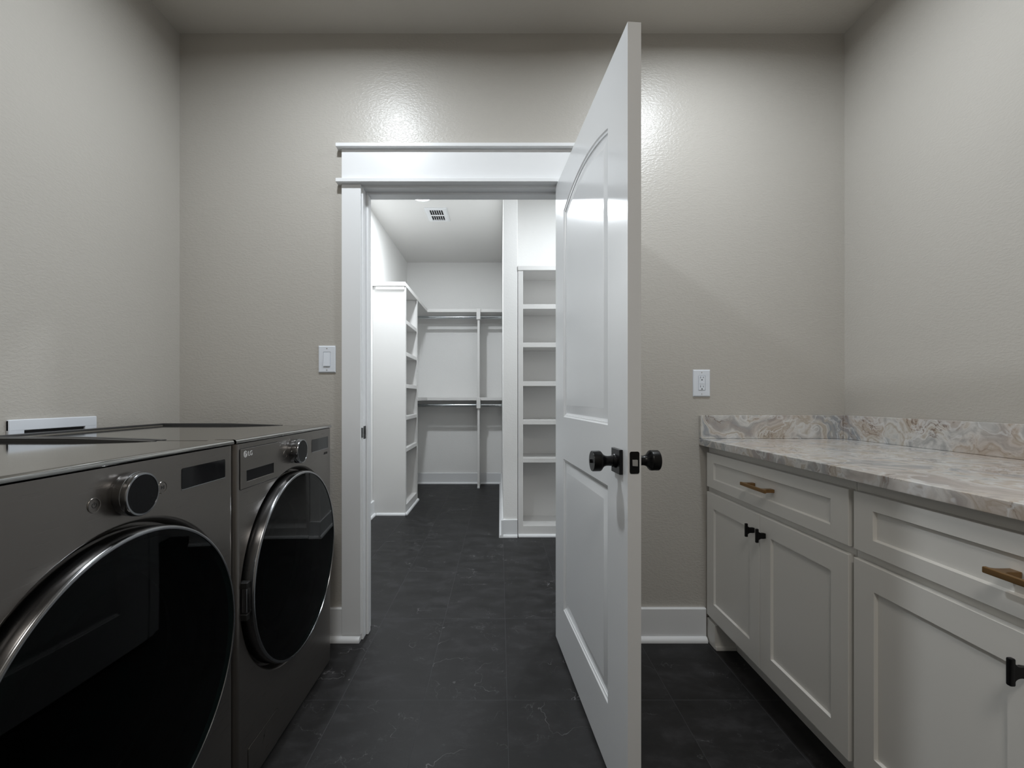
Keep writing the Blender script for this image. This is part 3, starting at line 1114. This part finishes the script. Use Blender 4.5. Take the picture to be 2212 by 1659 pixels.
st = thing('shelf_tower', 'tall white open shelf tower on the left wall of the closet', 'shelf tower', (-1.03, 4.51, 0))
MB().box(CX0 + 0.001, TX, TY0, TY0 + 0.020, 0, 2.129, 0.001).build('side_panel', M['shelf'], st, True)
MB().box(CX0 + 0.001, TX, TY1 - 0.020, TY1, 0, 2.129, 0.001).build('side_panel', M['shelf'], st, True)
MB().box(CX0 + 0.001, CX0 + 0.006, TY0 + 0.020, TY1 - 0.020, 0.085, 2.129).build('back_panel', M['shelf'], st, True)
for z in ZS:
    shelf_board(st, CX0 + 0.006, TX - 0.001, TY0 + 0.020, TY1 - 0.020, z)
MB().box(CX0 + 0.006, TX - 0.001, TY0 + 0.020, TY1 - 0.020, 0.0, 0.085, 0.001).build('base', M['shelf'], st, True)
MB().box(TX, TX + 0.004, TY0, TY0 + 0.037, 0, 2.129, 0.001).build('stile', M['shelf'], st, True)
MB().box(TX, TX + 0.004, TY1 - 0.037, TY1, 0, 2.129, 0.001).build('stile', M['shelf'], st, True)
mb = MB()
mb.box(CX0 + 0.03, TX - 0.004, TY0 - 0.012, TY0, 2.098, 2.129, 0.001)
mb.build('cleat', M['shelf'], st, True)
mb = MB()
qr = [(0, 0), (0.018, 0), (0.018, 0.004)] + [(0.018 * math.cos(i / 5 * PI / 2), 0.004 + 0.018 * math.sin(i / 5 * PI / 2)) for i in range(1, 5)] + [(0, 0.022)]
run_profile(mb, qr, (CX0 + 0.035, TY0), (TX + 0.022, TY0), (0, -1))
run_profile(mb, qr, (TX + 0.004, TY0 - 0.018), (TX + 0.004, TY1 + 0.001), (1, 0))
mb.build('shoe_molding', M['trim'], st, True, smooth=30)

sr = thing('shelf_tower', 'tall white shelf tower right of the partition, half hidden by the open door', 'shelf tower', (0.6, 3.7, 0))
SX0, SX1, SY0 = PX1 + 0.003, 1.05, 3.552
ZS2 = [0.619, 0.919, 1.222, 1.527, 1.829]
MB().box(SX0, SX0 + 0.040, SY0, SY0 + 0.020, 0.0, 2.095, 0.001).build('stile', M['shelf'], sr, True)
MB().box(SX1 - 0.040, SX1, SY0, SY0 + 0.020, 0.0, 2.095, 0.001).build('stile', M['shelf'], sr, True)
MB().box(SX0, SX0 + 0.037, SY0 + 0.020, SB - 0.001, 0, 2.095).build('side_panel', M['shelf'], sr, True)
MB().box(SX1 - 0.02, SX1, SY0 + 0.020, SB - 0.001, 0, 2.095).build('side_panel', M['shelf'], sr, True)
MB().box(SX0 + 0.037, SX1 - 0.02, SB - 0.006, SB - 0.001, 0.085, 2.095).build('back_panel', M['shelf_back'] if 'shelf_back' in M else M['shelf'], sr, True)
for z in ZS2:
    shelf_board(sr, SX0 + 0.037, SX1 - 0.021, SY0 + 0.0005, SB - 0.006, z)
MB().box(SX0 - 0.002, SX1, SY0 - 0.006, SB - 0.001, 2.095, 2.130, 0.0015).build('top', M['shelf'], sr, True)
MB().box(SX0 + 0.037, SX1 - 0.021, SY0 + 0.0005, SB - 0.006, 0.0, 0.085, 0.001).build('base', M['shelf'], sr, True)
mb = run_profile(MB(), qr, (SX0 + 0.003, SY0 - 0.0005), (SX1, SY0 - 0.0005), (0, -1))
mb.build('shoe_molding', M['trim'], sr, True, smooth=30)


def l_shelf(name, label, z, y_from):
    t_ = thing(name, label, 'shelf', (CX0, y_from, z))
    MB().prism([(CX0 + 0.0005, y_from), (TX + 0.006, y_from), (TX + 0.006, SHY), (PX0 - 0.0005, SHY), (PX0 - 0.0005, CB - 0.0005), (CX0 + 0.0005, CB - 0.0005)],
               z - SHT, z, None, 0.0012).build('shelf_board', M['shelf'], t_, True)
    cl = MB()
    cl.box(CX0 + 0.0005, -0.274, CB - 0.019, CB - 0.0005, z - SHT - 0.089, z - SHT)
    cl.box(-0.245, PX0 - 0.0005, CB - 0.019, CB - 0.0005, z - SHT - 0.089, z - SHT)
    cl.build('cleat', M['shelf'], t_, True)
    return t_


l_shelf('closet_shelf', 'upper L-shaped white closet shelf, running over the left shelf tower', 2.168, TY0 - 0.018)
l_shelf('closet_shelf', 'middle L-shaped white closet shelf, beside the left shelf tower', 1.099, TY1 + 0.001)

dv = thing('closet_divider', 'white upright divider panel between the two closet hanging bays', 'divider', (-0.2595, 5.6, 0))
MB().box(-0.2725, -0.2465, SHY + 0.002, CB - 0.0005, 0.0, 1.0605, 0.001).build('panel', M['shelf'], dv, True)
MB().box(-0.2725, -0.2465, SHY + 0.002, CB - 0.0005, 1.0995, 2.1305, 0.001).build('panel', M['shelf'], dv, True)
for z1 in (2.168, 1.094):
    mb = MB()
    mb.box(-0.2825, -0.2365, SHY - 0.022, SHY, z1 - 0.128, z1, 0.0012)
    mb.box(-0.2825, -0.2728, SHY, SHY + 0.05, z1 - 0.128, z1 - SHT - 0.002, 0.001)
    mb.box(-0.2462, -0.2365, SHY, SHY + 0.05, z1 - 0.128, z1 - SHT - 0.002, 0.001)
    mb.build('rod_block', M['shelf'], dv, True)
mb = MB()
mb.box(-0.2745, -0.2445, SHY - 0.010, SHY + 0.001, 0.0, 0.020, 0.003, 2)
mb.build('foot_block', M['trim'], dv, True)


def rod(x0, x1, z, label):
    t_ = thing('hanging_rod', label, 'hanging rod', ((x0 + x1) / 2, SHY + 0.03, z), group='closet hanging rods')
    mb = MB()
    mb.lathe([(0, 0), (0.0165, 0), (0.0165, x1 - x0), (0, x1 - x0)], axis_to((1, 0, 0), (x0, SHY + 0.026, z)), 24)
    mb.build('tube', M['chrome'], t_, True)
    for x, s in ((x0, 1), (x1, -1)):
        c_ = MB()
        c_.lathe([(0, 0), (0.026, 0), (0.026, 0.004), (0.019, 0.010), (0.0166, 0.010)], axis_to((s, 0, 0), (x, SHY + 0.026, z)), 24)
        c_.build('rod_socket', M['chrome'], t_, True)


rod(CX0 + 0.0005, -0.2826, 2.072, 'upper chrome closet rod left of the divider')
rod(-0.2364, PX0 - 0.0005, 2.072, 'short upper chrome closet rod right of the divider')
rod(CX0 + 0.0005, -0.2826, 1.004, 'lower chrome closet rod left of the divider')
rod(-0.2364, PX0 - 0.0005, 1.004, 'short lower chrome closet rod right of the divider')

# ceiling lamp and air register of the closet
cl_ = thing('ceiling_light', 'round glowing recessed light in the closet ceiling', 'ceiling light', (-0.672, 3.87, H_CLOSET))
MB().lathe([(0.075, 0), (0.095, 0), (0.095, 0.004), (0.080, 0.010), (0.075, 0.010)], axis_to((0, 0, -1), (-0.672, 3.87, H_CLOSET - 0.0002)), 48, True).build('trim_ring', M['trim'], cl_, True)
MB().lathe([(0, 0.006), (0.075, 0.006), (0.075, 0.001), (0, 0.001)], axis_to((0, 0, -1), (-0.672, 3.87, H_CLOSET - 0.0002)), 48).build('lens', M['lens'], cl_, True)

VX, VY = -0.588, 4.250
vt = thing('ceiling_vent', 'white metal air register in the closet ceiling', 'air vent', (VX, VY, H_CLOSET))
vz = H_CLOSET
vw, vl = 0.103, 0.155
mb = MB()
rings = []
for a, dep in ((0, 0.0), (0.0, 0.004), (0.012, 0.010)):
    rings.append([(VX + sx_ * (vw - a), VY + sy_ * (vl - a), vz - dep) for sx_, sy_ in ((-1, -1), (1, -1), (1, 1), (-1, 1))])
rings.append([(VX + sx_ * 0.062, VY + sy_ * 0.118, vz - 0.011) for sx_, sy_ in ((-1, -1), (1, -1), (1, 1), (-1, 1))])
rings.append([(VX + sx_ * 0.062, VY + sy_ * 0.118, vz - 0.002) for sx_, sy_ in ((-1, -1), (1, -1), (1, 1), (-1, 1))])
mb.quads(rings, True)
mb.build('frame', M['trim'], vt, True, smooth=0)
MB().box(VX - 0.063, VX + 0.063, VY - 0.119, VY + 0.119, vz - 0.0022, vz - 0.0012).build('duct', M['dark_void'], vt, True)
for row in (-1, 1):
    for k in range(7):
        x = VX - 0.062 + 0.124 * k / 6
        s_ = MB()
        rot = Matrix.Translation((x, VY + row * 0.0655, vz - 0.0075)) @ Matrix.Rotation(math.radians(40), 4, 'Y')
        s_.box(-0.0048, 0.0048, -0.052, 0.052, -0.0005, 0.0005, 0, 1, rot)
        s_.build('slat', M['trim'], vt, True, smooth=0)
MB().box(VX - 0.062, VX + 0.062, VY - 0.0135, VY + 0.0135, vz - 0.0112, vz - 0.0095).build('bar', M['trim'], vt, True)
